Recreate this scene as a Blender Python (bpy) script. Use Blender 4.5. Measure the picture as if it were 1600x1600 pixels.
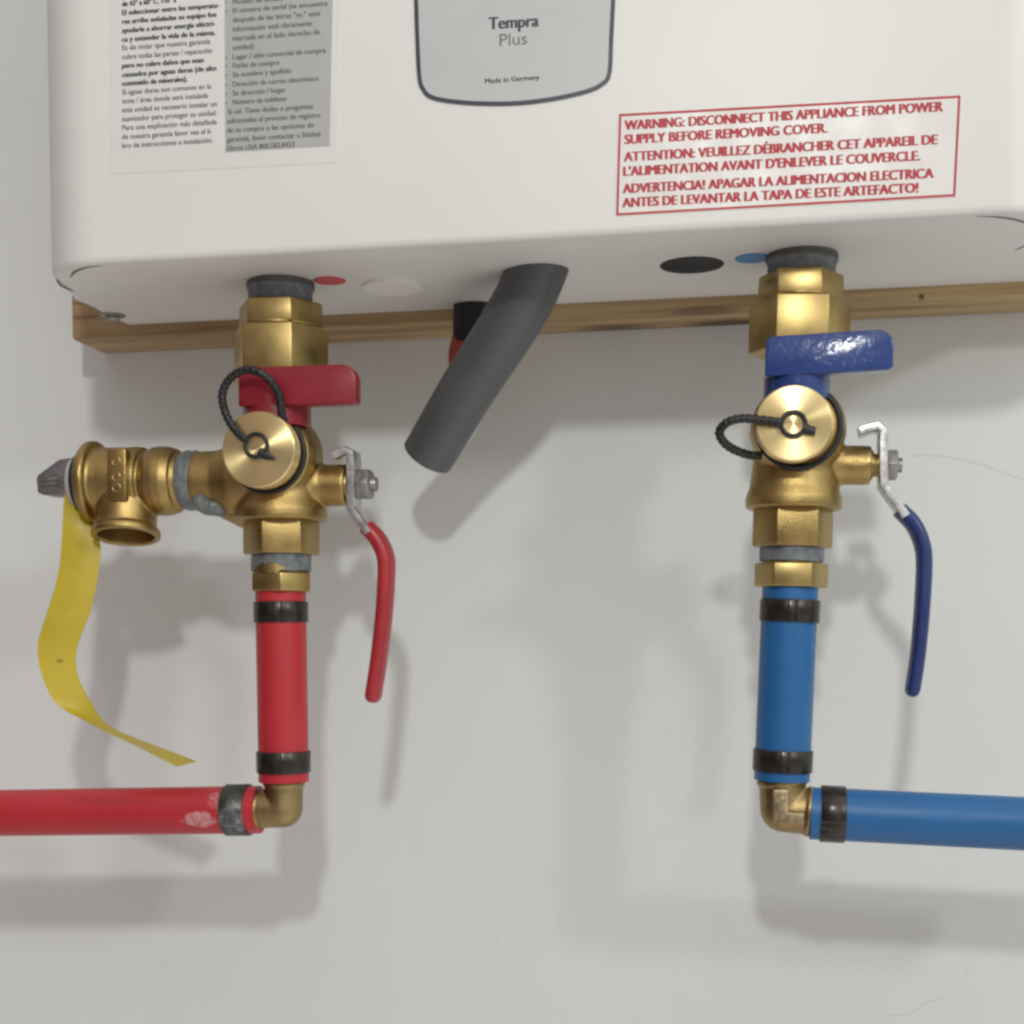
import bpy, bmesh, math, random
from mathutils import Vector, Matrix, noise
from math import radians as rad, sin, cos, pi

random.seed(7)
SC = bpy.context.scene
COL = SC.collection
for o in list(bpy.data.objects):
    bpy.data.objects.remove(o)

# ------------------------------------------------------------------ camera
# millimetres inside the script; the wall is the plane y = 0, the camera stands
# CAM_D in front of it, its height is z = 0 here and BASE above the floor.
BASE = 1.25
FPX, CX, CY, CAM_D = 2230.0, 800.0, 1078.0, 743.0
ROT = Matrix.Rotation(rad(9.7), 3, 'Z') @ Matrix.Rotation(rad(88.0), 3, 'X') @ Matrix.Rotation(rad(0.3), 3, 'Z')
CAMPOS = Vector((0, -CAM_D, 0))
def world(p):
    return Vector((p[0] * .001, p[1] * .001, p[2] * .001 + BASE))
cam = bpy.data.cameras.new('camera')
cam.sensor_width = 36.0
cam.lens = 36.0 * FPX / 1600.0
cam.shift_y = (CY - 800.0) / 1600.0
cam.clip_start = 0.01
cam.clip_end = 50.0
cam_o = bpy.data.objects.new('camera', cam)
COL.objects.link(cam_o)
cam_o.matrix_world = Matrix.Translation(world(CAMPOS)) @ ROT.to_4x4()
SC.camera = cam_o

# ------------------------------------------------------------------ light
w = bpy.data.worlds.new('World')
SC.world = w
w.use_nodes = True
nt = w.node_tree
bg = nt.nodes['Background']
tc = nt.nodes.new('ShaderNodeTexCoord')
sep = nt.nodes.new('ShaderNodeSeparateXYZ')
nt.links.new(tc.outputs['Generated'], sep.inputs[0])
def wmath(op, a, b):
    n = nt.nodes.new('ShaderNodeMath'); n.operation = op
    for i, v in enumerate((a, b)):
        if isinstance(v, (int, float)): n.inputs[i].default_value = v
        else: nt.links.new(v, n.inputs[i])
    return n.outputs[0]
# a room: pale ceiling above, floor bounce below, dim middle behind the camera, darker towards the left
up_ = wmath('MULTIPLY', wmath('MAXIMUM', sep.outputs['Z'], 0.0), 0.72)
dn_ = wmath('MULTIPLY', wmath('MAXIMUM', wmath('MULTIPLY', sep.outputs['Z'], -1.0), 0.0), 0.54)
fx = wmath('ADD', wmath('MULTIPLY', sep.outputs['X'], 0.85), 1.0)
s_ = wmath('MULTIPLY', wmath('ADD', wmath('ADD', up_, dn_), 0.20), wmath('MULTIPLY', fx, 1.18))
nt.links.new(s_, bg.inputs['Strength'])
wm = nt.nodes.new('ShaderNodeMix'); wm.data_type = 'RGBA'
nt.links.new(wmath('ADD', wmath('MULTIPLY', sep.outputs['X'], 0.5), 0.5), wm.inputs['Factor'])
wm.inputs[6].default_value = (1.0, 0.75, 0.79, 1)
wm.inputs[7].default_value = (0.94, 1.0, 0.94, 1)
nt.links.new(wm.outputs[2], bg.inputs['Color'])

def lamp(name, pos, watts, radius, color):
    l = bpy.data.lights.new(name, 'POINT')
    l.energy = watts; l.shadow_soft_size = radius; l.color = color
    o = bpy.data.objects.new(name, l); COL.objects.link(o)
    o.location = world(pos)
    return o
lamp('ceiling_lamp', (20, -1100, 517), 14.4, 0.032, (0.96, 1.0, 0.965))
lamp('side_lamp', (1080, -1260, 720), 16.5, 0.07, (0.97, 1.0, 0.98))

SC.view_settings.view_transform = 'Standard'
SC.view_settings.look = 'None'
SC.view_settings.exposure = 0.0
SC.view_settings.gamma = 1.0
SC.view_settings.use_curve_mapping = False
SC.render.engine = 'CYCLES'
SC.cycles.use_denoising = True
SC.cycles.filter_width = 2.7
SC.cycles.max_bounces = 8
SC.render.resolution_x = SC.render.resolution_y = 1024

# ------------------------------------------------------------------ geometry helpers
def P(px, py, d):
    """point of the plane d mm in front of the wall seen at photo pixel (px, py)"""
    v = ROT @ Vector(((px - CX) / FPX, -(py - CY) / FPX, -1))
    t = (-d - CAMPOS.y) / v.y
    return CAMPOS + v * t

class Frame:
    def __init__(s, o, z=None, x=None):
        s.o = Vector(o)
        Y = Vector((0, 1, 0))
        if x is not None:
            X = Vector(x); X.y = 0; X.normalize(); Z = X.cross(Y)
        else:
            Z = Vector(z) if z is not None else Vector((0, 0, 1)); Z.normalize()
            X = Y.cross(Z).normalized(); Y = Z.cross(X)
        s.m = Matrix((X, Y, Z)).transposed()
    def L(s, px, py, d):
        return s.m.transposed() @ (P(px, py, d) - s.o)
    def mat(s):
        return Matrix.Translation(world(s.o)) @ s.m.to_4x4()

def basis(axis):
    a = Vector(axis).normalized()
    h = Vector((0, 0, 1)) if abs(a.z) < 0.9 else Vector((1, 0, 0))
    if abs(a.z) >= 0.9:
        u = (h - a * h.dot(a)).normalized()
        v = a.cross(u)
        return u, v, a
    u = (h - a * h.dot(a)).normalized()
    v = a.cross(u)
    return u, v, a

def catmull(pts, n=8):
    pts = [Vector(p) for p in pts]
    P_ = [pts[0] * 2 - pts[1]] + pts + [pts[-1] * 2 - pts[-2]]
    out = []
    for i in range(1, len(P_) - 2):
        a, b, c, d = P_[i - 1:i + 3]
        for k in range(n):
            t = k / n
            out.append(0.5 * ((2 * b) + (c - a) * t + (2 * a - 5 * b + 4 * c - d) * t * t + (3 * b - a - 3 * c + d) * t ** 3))
    out.append(pts[-1].copy())
    return out

class MB:
    def __init__(s): s.bm = bmesh.new()
    def ring(s, pts): return [s.bm.verts.new(p) for p in pts]
    def skin(s, rings, closed=True):
        for a, b in zip(rings, rings[1:]):
            n = len(a)
            for i in range(n if closed else n - 1):
                j = (i + 1) % n
                s.bm.faces.new((a[i], a[j], b[j], b[i]))
    def lathe(s, prof, o=(0, 0, 0), axis=(0, 0, 1), seg=56, phase=0.0, cap0=True, cap1=True):
        u, v, a = basis(axis); o = Vector(o)
        rs = []
        for r, t in prof:
            c = o + a * t
            r = max(r, 1e-3)
            rs.append(s.ring([c + (u * cos(phase + 2 * pi * k / seg) + v * sin(phase + 2 * pi * k / seg)) * r for k in range(seg)]))
        s.skin(rs)
        if cap0: s.bm.faces.new(rs[0][::-1])
        if cap1: s.bm.faces.new(rs[-1])
        return s
    def hexa(s, R, z0, z1, delta, ch=1.2, o=(0, 0, 0), axis=(0, 0, 1), taper=0.0):
        """hexagon nut about z whose front flat looks delta degrees off the viewer"""
        ph = rad(-90 + delta) + pi / 6
        s.lathe([(R - ch, z0), (R, z0 + ch * .55), (R - taper, z1 - ch * .55), (R - taper - ch, z1)], o, axis, 6, ph)
        return s
    def tube(s, path, ra, rb=None, seg=20, up=None, cap=True, n_exp=2.0, radii=None):
        path = [Vector(p) for p in path]
        rb = ra if rb is None else rb
        prev = None; rs = []
        for i, p in enumerate(path):
            t = (path[min(i + 1, len(path) - 1)] - path[max(i - 1, 0)]).normalized()
            if up is not None:
                v = (Vector(up) - t * t.dot(Vector(up))).normalized()
            elif prev is None:
                v = basis(t)[0]
            else:
                v = (prev - t * t.dot(prev)).normalized()
            prev = v
            u = v.cross(t)
            k_ = radii[i] if radii else 1.0
            ring = []
            for k in range(seg):
                a = 2 * pi * k / seg
                ca, sa = cos(a), sin(a)
                if n_exp != 2.0:
                    ca = math.copysign(abs(ca) ** (2 / n_exp), ca); sa = math.copysign(abs(sa) ** (2 / n_exp), sa)
                ring.append(p + (u * ca * ra + v * sa * rb) * k_)
            rs.append(s.ring(ring))
        s.skin(rs)
        if cap:
            s.bm.faces.new(rs[0][::-1]); s.bm.faces.new(rs[-1])
        return s
    def torus(s, c, axis, R, r, seg=64, sub=14, amp=0.0, cnt=0):
        u, v, a = basis(axis); c = Vector(c)
        rs = []
        for k in range(seg):
            t = 2 * pi * k / seg
            d = u * cos(t) + v * sin(t)
            rr = r * (1 + amp * sin(cnt * t))
            rs.append(s.ring([c + d * (R + rr * cos(2 * pi * j / sub)) + a * rr * sin(2 * pi * j / sub) for j in range(sub)]))
        s.skin(rs + [rs[0]])
        return s
    def box(s, c, sx, sy, sz, rot=None):
        m = Matrix.Translation(Vector(c))
        if rot is not None: m = m @ rot.to_4x4()
        bmesh.ops.create_cube(s.bm, size=1.0, matrix=m @ Matrix.Diagonal((sx, sy, sz, 1)))
        return s
    def extrude(s, pts, dirv):
        a = s.ring(pts); b = s.ring([Vector(p) + Vector(dirv) for p in pts])
        s.skin([a, b]); s.bm.faces.new(a[::-1]); s.bm.faces.new(b)
        return s
    def ball(s, c, rx, ry, rz, seg=24):
        bmesh.ops.create_uvsphere(s.bm, u_segments=seg, v_segments=seg // 2, radius=1.0,
                                  matrix=Matrix.Translation(Vector(c)) @ Matrix.Diagonal((rx, ry, rz, 1)))
        return s
    def face(s, pts):
        s.bm.faces.new(s.ring(pts)); return s
    def build(s, name, m, parent=None, frame=None, bevel=None, bseg=3, remesh=None, smooth=6, angle=32, displace=0.0):
        bm = s.bm
        bmesh.ops.recalc_face_normals(bm, faces=bm.faces)
        if bevel:
            es = [e for e in bm.edges if len(e.link_faces) == 2 and e.calc_face_angle(0) > rad(20)]
            bmesh.ops.bevel(bm, geom=es, offset=bevel, segments=bseg, affect='EDGES', profile=0.5, clamp_overlap=True)
        if displace:
            for v in bm.verts:
                q = v.co * 0.09
                v.co += Vector(noise.noise_vector(q)) * displace
        bmesh.ops.scale(bm, vec=(.001, .001, .001), verts=bm.verts)
        me = bpy.data.meshes.new(name); bm.to_mesh(me); bm.free()
        o = bpy.data.objects.new(name, me); COL.objects.link(o)
        if remesh:
            r = o.modifiers.new('r', 'REMESH'); r.mode = 'VOXEL'; r.voxel_size = remesh * .001
            sm = o.modifiers.new('s', 'SMOOTH'); sm.iterations = smooth; sm.factor = 0.5
            dg = bpy.context.evaluated_depsgraph_get(); dg.update()
            me2 = bpy.data.meshes.new_from_object(o.evaluated_get(dg))
            o.modifiers.clear(); o.data = me2; me2.name = name
            bpy.data.meshes.remove(me); me = me2
            angle = 80
        me.materials.clear(); me.materials.append(m)
        me.shade_smooth()
        me.set_sharp_from_angle(angle=rad(angle))
        if parent is not None: o.parent = parent
        if frame is not None: o.matrix_world = frame.mat()
        return o

def tag(o, label, cat, group=None):
    o['label'] = label; o['category'] = cat
    if group: o['group'] = group
    return o
def thing(name, frame, label, cat, group=None):
    o = bpy.data.objects.new(name, None); COL.objects.link(o)
    o.empty_display_size = 0.01
    o.matrix_world = frame.mat()
    return tag(o, label, cat, group)

def text_mesh(name, lines, m, parent):
    """lines: (string, left point, right point, cap height, bold) in the parent's x-z plane, facing -y; one flat printed mesh"""
    bm = bmesh.new()
    for body, a, b, h, bold in lines:
        cu = bpy.data.curves.new('t', 'FONT'); cu.body = body; cu.size = 1.0; cu.resolution_u = 3
        ob = bpy.data.objects.new('t', cu); COL.objects.link(ob)
        dg = bpy.context.evaluated_depsgraph_get(); dg.update()
        me = bpy.data.meshes.new_from_object(ob.evaluated_get(dg))
        xs = [v.co.x for v in me.vertices]
        x0, x1 = min(xs), max(xs)
        a = Vector(a); b = Vector(b); ex = (b - a)
        sx = ex.length / (x1 - x0); ex.normalize(); ez = Vector((-ex.z, 0, ex.x))
        sz = h / 0.70
        me.transform(Matrix.Identity(4))
        base = [v.co.copy() for v in me.vertices]
        for kk, ox in enumerate((0.0,) if not bold else (-.5, -.17, .17, .5)):
            for v, c in zip(me.vertices, base):
                v.co = a + ex * ((c.x - x0) * sx + ox * bold * sz) + ez * (c.y * sz) + Vector((0, -.02 * kk, 0))
            bm.from_mesh(me)
        bpy.data.objects.remove(ob); bpy.data.curves.remove(cu); bpy.data.meshes.remove(me)
    bmesh.ops.scale(bm, vec=(.001,) * 3, verts=bm.verts)
    for f in bm.faces:
        f.normal_update()
        if f.normal.y > 0: f.normal_flip()
    me = bpy.data.meshes.new(name); bm.to_mesh(me); bm.free(); me.materials.append(m)
    o = bpy.data.objects.new(name, me); COL.objects.link(o); o.parent = parent
    return o

# ------------------------------------------------------------------ materials
def mat(name, col, rough=0.5, metal=0.0, var=0.06, vscale=60.0, bump=0.0, bscale=400.0, rvar=0.08, spec=0.5, aniso=0.0, coat=0.0, extra=None):
    m = bpy.data.materials.new(name); m.use_nodes = True
    nt = m.node_tree; N = nt.nodes; Lk = nt.links
    p = N['Principled BSDF']
    p.inputs['Metallic'].default_value = metal
    p.inputs['Specular IOR Level'].default_value = spec
    p.inputs['Coat Weight'].default_value = coat
    tcn = N.new('ShaderNodeTexCoord')
    nz = N.new('ShaderNodeTexNoise'); nz.inputs['Scale'].default_value = vscale; nz.inputs['Detail'].default_value = 5
    Lk.new(tcn.outputs['Object'], nz.inputs['Vector'])
    mr = N.new('ShaderNodeMapRange'); mr.inputs['From Min'].default_value = .3; mr.inputs['From Max'].default_value = .7
    mr.inputs['To Min'].default_value = 1 - var; mr.inputs['To Max'].default_value = 1 + var
    Lk.new(nz.outputs['Fac'], mr.inputs['Value'])
    mx = N.new('ShaderNodeMix'); mx.data_type = 'RGBA'; mx.blend_type = 'MULTIPLY'; mx.inputs['Factor'].default_value = 1
    mx.inputs[6].default_value = (*col, 1)
    Lk.new(mr.outputs['Result'], mx.inputs[7])
    Lk.new(mx.outputs[2], p.inputs['Base Color'])
    m2 = N.new('ShaderNodeMapRange'); m2.inputs['From Min'].default_value = .3; m2.inputs['From Max'].default_value = .7
    m2.inputs['To Min'].default_value = max(0.02, rough - rvar); m2.inputs['To Max'].default_value = rough + rvar
    Lk.new(nz.outputs['Fac'], m2.inputs['Value']); Lk.new(m2.outputs['Result'], p.inputs['Roughness'])
    if bump:
        b = N.new('ShaderNodeBump'); b.inputs['Strength'].default_value = bump; b.inputs['Distance'].default_value = .0006
        n2 = N.new('ShaderNodeTexNoise'); n2.inputs['Scale'].default_value = bscale; n2.inputs['Detail'].default_value = 4
        Lk.new(tcn.outputs['Object'], n2.inputs['Vector']); Lk.new(n2.outputs['Fac'], b.inputs['Height'])
        Lk.new(b.outputs['Normal'], p.inputs['Normal'])
    if aniso:
        p.inputs['Anisotropic'].default_value = aniso
        tg = N.new('ShaderNodeTangent'); tg.direction_type = 'RADIAL'; tg.axis = 'Z'
        p.inputs['Anisotropic Rotation'].default_value = .25
        Lk.new(tg.outputs['Tangent'], p.inputs['Tangent'])
    if extra: extra(nt, p, tcn, mx)
    return m

def overlay(col, make_mask, rough=None):
    """mix another pigment (dust, print, stains) over the base colour where make_mask says"""
    def f(nt, p, tcn, mx):
        mask = make_mask(nt, tcn)
        k = nt.nodes.new('ShaderNodeMix'); k.data_type = 'RGBA'
        src = p.inputs['Base Color'].links[0].from_socket
        nt.links.new(mask, k.inputs['Factor']); nt.links.new(src, k.inputs[6]); k.inputs[7].default_value = (*col, 1)
        nt.links.new(k.outputs[2], p.inputs['Base Color'])
    return f
def blob_mask(center, radius, nscale, lo, hi, strength=1.0):
    """noise flecks inside a soft ellipsoid given in object metres"""
    def f(nt, tcn):
        N = nt.nodes; Lk = nt.links
        mp = N.new('ShaderNodeMapping'); mp.vector_type = 'POINT'
        mp.inputs['Location'].default_value = [-c / r for c, r in zip(center, radius)]
        mp.inputs['Scale'].default_value = [1 / r for r in radius]
        Lk.new(tcn.outputs['Object'], mp.inputs['Vector'])
        ln = N.new('ShaderNodeVectorMath'); ln.operation = 'LENGTH'; Lk.new(mp.outputs[0], ln.inputs[0])
        fo = N.new('ShaderNodeMapRange'); fo.inputs['From Min'].default_value = .45; fo.inputs['From Max'].default_value = 1.0
        fo.inputs['To Min'].default_value = .28; fo.inputs['To Max'].default_value = -.35
        Lk.new(ln.outputs['Value'], fo.inputs['Value'])
        nz = N.new('ShaderNodeTexNoise'); nz.inputs['Scale'].default_value = nscale; nz.inputs['Detail'].default_value = 6
        nz.inputs['Roughness'].default_value = .65
        Lk.new(tcn.outputs['Object'], nz.inputs['Vector'])
        ad = N.new('ShaderNodeMath'); ad.operation = 'ADD'; Lk.new(nz.outputs['Fac'], ad.inputs[0]); Lk.new(fo.outputs['Result'], ad.inputs[1])
        th = N.new('ShaderNodeMapRange'); th.inputs['From Min'].default_value = lo; th.inputs['From Max'].default_value = hi
        th.inputs['To Max'].default_value = strength
        Lk.new(ad.outputs[0], th.inputs['Value'])
        return th.outputs['Result']
    return f

BRASS = (0.46, 0.335, 0.135)
M = {}
M['case'] = mat('white_enamel', (.72, .71, .675), .40, var=.012, vscale=20, rvar=.03, spec=.3)
M['sticker'] = mat('paper_sticker', (.685, .68, .65), .42, var=.02)
M['sticker_grey'] = mat('grey_print', (.41, .41, .40), .5, var=.02)
M['ink'] = mat('black_ink', (.045, .045, .05), .6)
M['ink_soft'] = mat('grey_ink', (.13, .13, .13), .6)
M['red_ink'] = mat('red_ink', (.44, .022, .035), .55)
M['badge'] = mat('silver_badge', (.49, .49, .485), .4, var=.02)
M['badge_line'] = mat('dark_badge_line', (.035, .037, .055), .4)
M['red_dot'] = mat('red_dot', (.55, .05, .06), .4)
M['blue_dot'] = mat('blue_dot', (.05, .22, .47), .4)
M['plug'] = mat('plug_plastic', (.82, .80, .76), .35, var=.02)
M['hole'] = mat('black_hole', (.008, .008, .009), .7)
M['groove'] = mat('dark_groove', (.16, .15, .14), .6)
M['steel'] = mat('zinc_steel', (.66, .66, .66), .30, 1.0, var=.06, vscale=300, bump=.03, bscale=900)
M['steel_dark'] = mat('dull_steel', (.34, .33, .31), .42, 1.0, var=.2, vscale=200)
M['nut_brass'] = mat('machined_brass', BRASS, .37, 1.0, var=.16, vscale=70, bump=.10, bscale=160, rvar=.06)
M['cast_brass'] = mat('cast_brass', (.41, .288, .112), .34, 1.0, var=.20, vscale=55, bump=.32, bscale=1700, rvar=.1)
M['old_brass'] = mat('dull_brass', (.34, .25, .115), .40, 1.0, var=.22, vscale=80, bump=.35, bscale=600, rvar=.1)
M['cap_brass'] = mat('turned_brass', (.86, .68, .34), .36, 1.0, var=.05, vscale=60, rvar=.03, aniso=.9)
M['sealant'] = mat('grey_thread_sealant', (.145, .16, .172), .55, var=.3, vscale=250, bump=.6, bscale=300)
M['rubber'] = mat('black_rubber', (.012, .012, .013), .45, var=.1)
M['red_plastic'] = mat('red_vinyl', (.24, .013, .023), .33, var=.06, bump=.05)
M['red_grip'] = mat('red_grip', (.36, .022, .03), .36, var=.06, bump=.05)
M['blue_grip'] = mat('blue_grip', (.018, .035, .145), .33, var=.06, bump=.05)
M['ring'] = mat('blackened_copper', (.055, .048, .043), .3, .75, var=.25, vscale=160, rvar=.12)
M['conduit'] = mat('grey_conduit', (.082, .087, .092), .40, var=.08, vscale=40, bump=.08, bscale=300)
M['wood'] = None
M['black_sheath'] = mat('black_sheath', (.012, .013, .012), .5)
M['red_wire'] = mat('red_wire', (.42, .07, .045), .45, var=.2, vscale=200)

def make_wood():
    m = bpy.data.materials.new('pine_board'); m.use_nodes = True
    nt = m.node_tree; N = nt.nodes; Lk = nt.links; p = N['Principled BSDF']
    tcn = N.new('ShaderNodeTexCoord')
    mp = N.new('ShaderNodeMapping'); mp.inputs['Scale'].default_value = (3.0, 40, 60); Lk.new(tcn.outputs['Object'], mp.inputs[0])
    nz = N.new('ShaderNodeTexNoise'); nz.inputs['Scale'].default_value = 2.4; nz.inputs['Detail'].default_value = 6; nz.inputs['Distortion'].default_value = .6
    Lk.new(mp.outputs[0], nz.inputs['Vector'])
    cr = N.new('ShaderNodeValToRGB')
    cr.color_ramp.elements[0].position = .30; cr.color_ramp.elements[0].color = (.21, .13, .058, 1)
    cr.color_ramp.elements[1].position = .72; cr.color_ramp.elements[1].color = (.52, .385, .195, 1)
    Lk.new(nz.outputs['Fac'], cr.inputs[0])
    # knots
    m2 = N.new('ShaderNodeMapping'); m2.inputs['Scale'].default_value = (9, 20, 24); m2.inputs['Location'].default_value = (.35, .2, .1); Lk.new(tcn.outputs['Object'], m2.inputs[0])
    vo = N.new('ShaderNodeTexVoronoi'); vo.inputs['Scale'].default_value = 1.0; Lk.new(m2.outputs[0], vo.inputs['Vector'])
    kr = N.new('ShaderNodeMapRange'); kr.inputs['From Min'].default_value = .10; kr.inputs['From Max'].default_value = .24; kr.inputs['To Min'].default_value = .85; kr.inputs['To Max'].default_value = 0
    Lk.new(vo.outputs['Distance'], kr.inputs['Value'])
    mx = N.new('ShaderNodeMix'); mx.data_type = 'RGBA'; Lk.new(kr.outputs['Result'], mx.inputs['Factor']); Lk.new(cr.outputs[0], mx.inputs[6]); mx.inputs[7].default_value = (.06, .032, .014, 1)
    Lk.new(mx.outputs[2], p.inputs['Base Color']); p.inputs['Roughness'].default_value = .65
    b = N.new('ShaderNodeBump'); b.inputs['Strength'].default_value = .3; b.inputs['Distance'].default_value = .0006
    Lk.new(nz.outputs['Fac'], b.inputs['Height']); Lk.new(b.outputs[0], p.inputs['Normal'])
    return m


def make_wall():
    m = mat('painted_drywall', (.735, .757, .735), .55, var=.02, vscale=5, spec=.25)
    nt = m.node_tree; N = nt.nodes; Lk = nt.links; p = N['Principled BSDF']
    tcn = [n for n in N if n.bl_idname == 'ShaderNodeTexCoord'][0]
    n1 = N.new('ShaderNodeTexNoise'); n1.inputs['Scale'].default_value = 14; n1.inputs['Detail'].default_value = 6
    n2 = N.new('ShaderNodeTexNoise'); n2.inputs['Scale'].default_value = 190; n2.inputs['Detail'].default_value = 3
    for n in (n1, n2): Lk.new(tcn.outputs['Object'], n.inputs['Vector'])
    b1 = N.new('ShaderNodeBump'); b1.inputs['Strength'].default_value = .25; b1.inputs['Distance'].default_value = .004; Lk.new(n1.outputs['Fac'], b1.inputs['Height'])
    b2 = N.new('ShaderNodeBump'); b2.inputs['Strength'].default_value = .2; b2.inputs['Distance'].default_value = .0004; Lk.new(n2.outputs['Fac'], b2.inputs['Height']); Lk.new(b1.outputs[0], b2.inputs['Normal'])
    Lk.new(b2.outputs[0], p.inputs['Normal'])
    # sparse scuffs
    vo = N.new('ShaderNodeTexVoronoi'); vo.inputs['Scale'].default_value = 34; Lk.new(tcn.outputs['Object'], vo.inputs['Vector'])
    kr = N.new('ShaderNodeMapRange'); kr.inputs['From Min'].default_value = .03; kr.inputs['From Max'].default_value = .09; kr.inputs['To Min'].default_value = .08; kr.inputs['To Max'].default_value = 0
    Lk.new(vo.outputs['Distance'], kr.inputs['Value'])
    src = p.inputs['Base Color'].links[0].from_socket
    k = N.new('ShaderNodeMix'); k.data_type = 'RGBA'; Lk.new(kr.outputs['Result'], k.inputs['Factor']); Lk.new(src, k.inputs[6]); k.inputs[7].default_value = (.38, .35, .33, 1)
    Lk.new(k.outputs[2], p.inputs['Base Color'])
    return m

# ------------------------------------------------------------------ the wall
wf = Frame((0, 0, 0))
b = MB(); b.extrude([(-1600, 0, -1250), (1600, 0, -1250), (1600, 0, 1200), (-1600, 0, 1200)], (0, 60, 0))
wall = b.build('wall', make_wall(), frame=wf); wall['kind'] = 'structure'

# hairline cracks and scratches in the paint
def hairline(name, pix, rr, label, col):
    f = Frame(P(*pix[0], 0))
    path = catmull([f.L(x, y, .05) for x, y in pix], 6)
    pts = [q + Vector((0, 0, random.uniform(-.25, .25))) for q in path]
    mb = MB(); mb.tube(pts, rr, .06, seg=8, up=(0, 1, 0))
    return mb.build(name, col, parent=None, frame=f), label
M['crack'] = mat('paint_crack', (.66, .645, .63), .8)
for i, (pix, rr) in enumerate([([(1425, 712), (1470, 712), (1530, 725), (1605, 752)], .30),
                               ([(1385, 1588), (1425, 1582), (1448, 1566), (1475, 1558)], .30)]):
    o, _ = hairline('paint_crack', pix, rr, '', M['crack'])
    wm = o.matrix_world.copy(); o.parent = wall; o.matrix_world = wm

# ------------------------------------------------------------------ timber backing board
WD = 38.0
wx = P(1600, 482, WD) - P(180, 530, WD)
bf = Frame(P(112, 528, WD), x=P(1560, 331, 153) - P(160, 410, 153))
bl = 520.0
M['wood'] = make_wood()
for px_, py_, rx, rz, st in ((281, 527, .0032, .0022, 1), (178, 553, .003, .004, 1), (315, 545, .007, .003, .8), (1090, 497, .030, .0035, .9), (1440, 464, .002, .002, .8), (1100, 490, .028, .005, .45)):
    overlay((.05, .026, .012), blob_mask(tuple(bf.L(px_, py_, WD) * .001), (rx, .02, rz), 260, .42, .66, st))(M['wood'].node_tree, M['wood'].node_tree.nodes['Principled BSDF'], [n for n in M['wood'].node_tree.nodes if n.bl_idname == 'ShaderNodeTexCoord'][0], None)
bd = MB()
bd.box((bl / 2, WD / 2 - .2, 43), bl, WD - .6, 88)
board = bd.build('timber_board', M['wood'], frame=bf, bevel=1.6, bseg=3)
tag(board, 'rough pine board fixed to the wall behind the white heater', 'board')

# ------------------------------------------------------------------ water heater
D0, D1 = WD, 153.0
hx = P(1560, 331, D1) - P(160, 410, D1)
XL = P(80, 300, 128); XR = P(1672, 250, 128)
hf = Frame(P(800, 375, D1) + Vector((0, D1 - D0, 0)), x=hx)      # origin: bottom back edge of the case
heater = thing('water_heater', hf, 'white tankless electric water heater with rounded corners on the wall', 'water heater')
xl = hf.L(80, 300, 128).x; xr = hf.L(1672, 250, 128).x
HH = 369.0
DEP = D1 - D0
def under(px, py):
    """where the ray of a photo pixel meets the heater's flat underside, in heater millimetres"""
    v = ROT @ Vector(((px - CX) / FPX, -(py - CY) / FPX, -1))
    n = hf.m @ Vector((0, 0, 1))
    t = (hf.o - CAMPOS).dot(n) / v.dot(n)
    return hf.m.transposed() @ (CAMPOS + v * t - hf.o)

BACK = [tuple(under(*q)[:2]) for q in ((199, 509), (163, 493), (145, 482), (114, 469))]
BACK[0] = (BACK[0][0], 0.0)
print('BACK', BACK, 'xl', xl)
def plan(inset, R=32.0):
    pts = []
    x0, x1, yf, yb = xl + inset, xr - inset, -DEP + inset, 0
    r = R - inset
    for k in range(13):
        a = pi + (pi / 2) * k / 12
        pts.append((x0 + r + r * cos(a), yf + r + r * sin(a)))
    for k in range(13):
        a = 1.5 * pi + (pi / 2) * k / 12
        pts.append((x1 - r + r * cos(a), yf + r + r * sin(a)))
    pts.append((x1 + 16, yb - 4)); pts.append((x1 + 12, yb))
    for q in BACK: pts.append((q[0] + inset * .7, min(q[1], 0)))
    return pts
rf = 3.2
cs = MB(); rings = []
for k in range(9):
    a = (pi / 2) * k / 8
    ins = rf * (1 - sin(a)); z = rf * (1 - cos(a))
    rings.append(cs.ring([(x, y, z) for x, y in plan(ins)]))
for z in (HH - rf,):
    rings.append(cs.ring([(x, y, z) for x, y in plan(0)]))
for k in range(1, 7):
    a = (pi / 2) * k / 6
    rings.append(cs.ring([(x, y, HH - rf + rf * sin(a)) for x, y in plan(rf * (1 - cos(a)))]))
cs.skin(rings); cs.bm.faces.new(rings[0][::-1]); cs.bm.faces.new(rings[-1])
cs.build('casing', M['case'], heater, angle=40)

def disc(name, m, px, py, r, t=.4, ring=None, squash=1.0):
    c = under(px, py); c.z = 0
    mb = MB(); mb.lathe([(r, 0.2), (r, -t + .15), (r - .15, -t)], c, (0, 0, 1), 48)
    return mb.build(name, m, heater)
disc('hot_marker_dot', M['red_dot'], 515, 438, 7.4)
disc('cold_marker_dot', M['blue_dot'], 1176, 403, 7.6)
disc('knockout_plug', M['plug'], 614, 446, 14.2, 1.6)
kh = disc('cable_opening', M['hole'], 1081, 414, 14.2, .25)
# dark moulded slots in the two bottom corners
def slot(pixs, r=.55):
    path = catmull([under(*q) for q in pixs], 6)
    for q in path: q.z = 0
    n = len(path)
    mb = MB(); mb.tube(path, r * 1.0, .3, seg=8, up=(0, 0, 1), radii=[.25 + .75 * sin(pi * (i + .3) / n) for i in range(n)])
    return mb.build('corner_slot', M['groove'], heater)
slot([(110, 433), (118, 424), (135, 418), (160, 415)], 1.1)
slot([(1524, 338), (1560, 339), (1590, 344), (1612, 352)], 1.0)
slot([(1585, 391), (1595, 387), (1606, 380)], .5)
slot([(88, 436), (96, 446), (108, 452), (116, 455)], 1.1)

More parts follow.
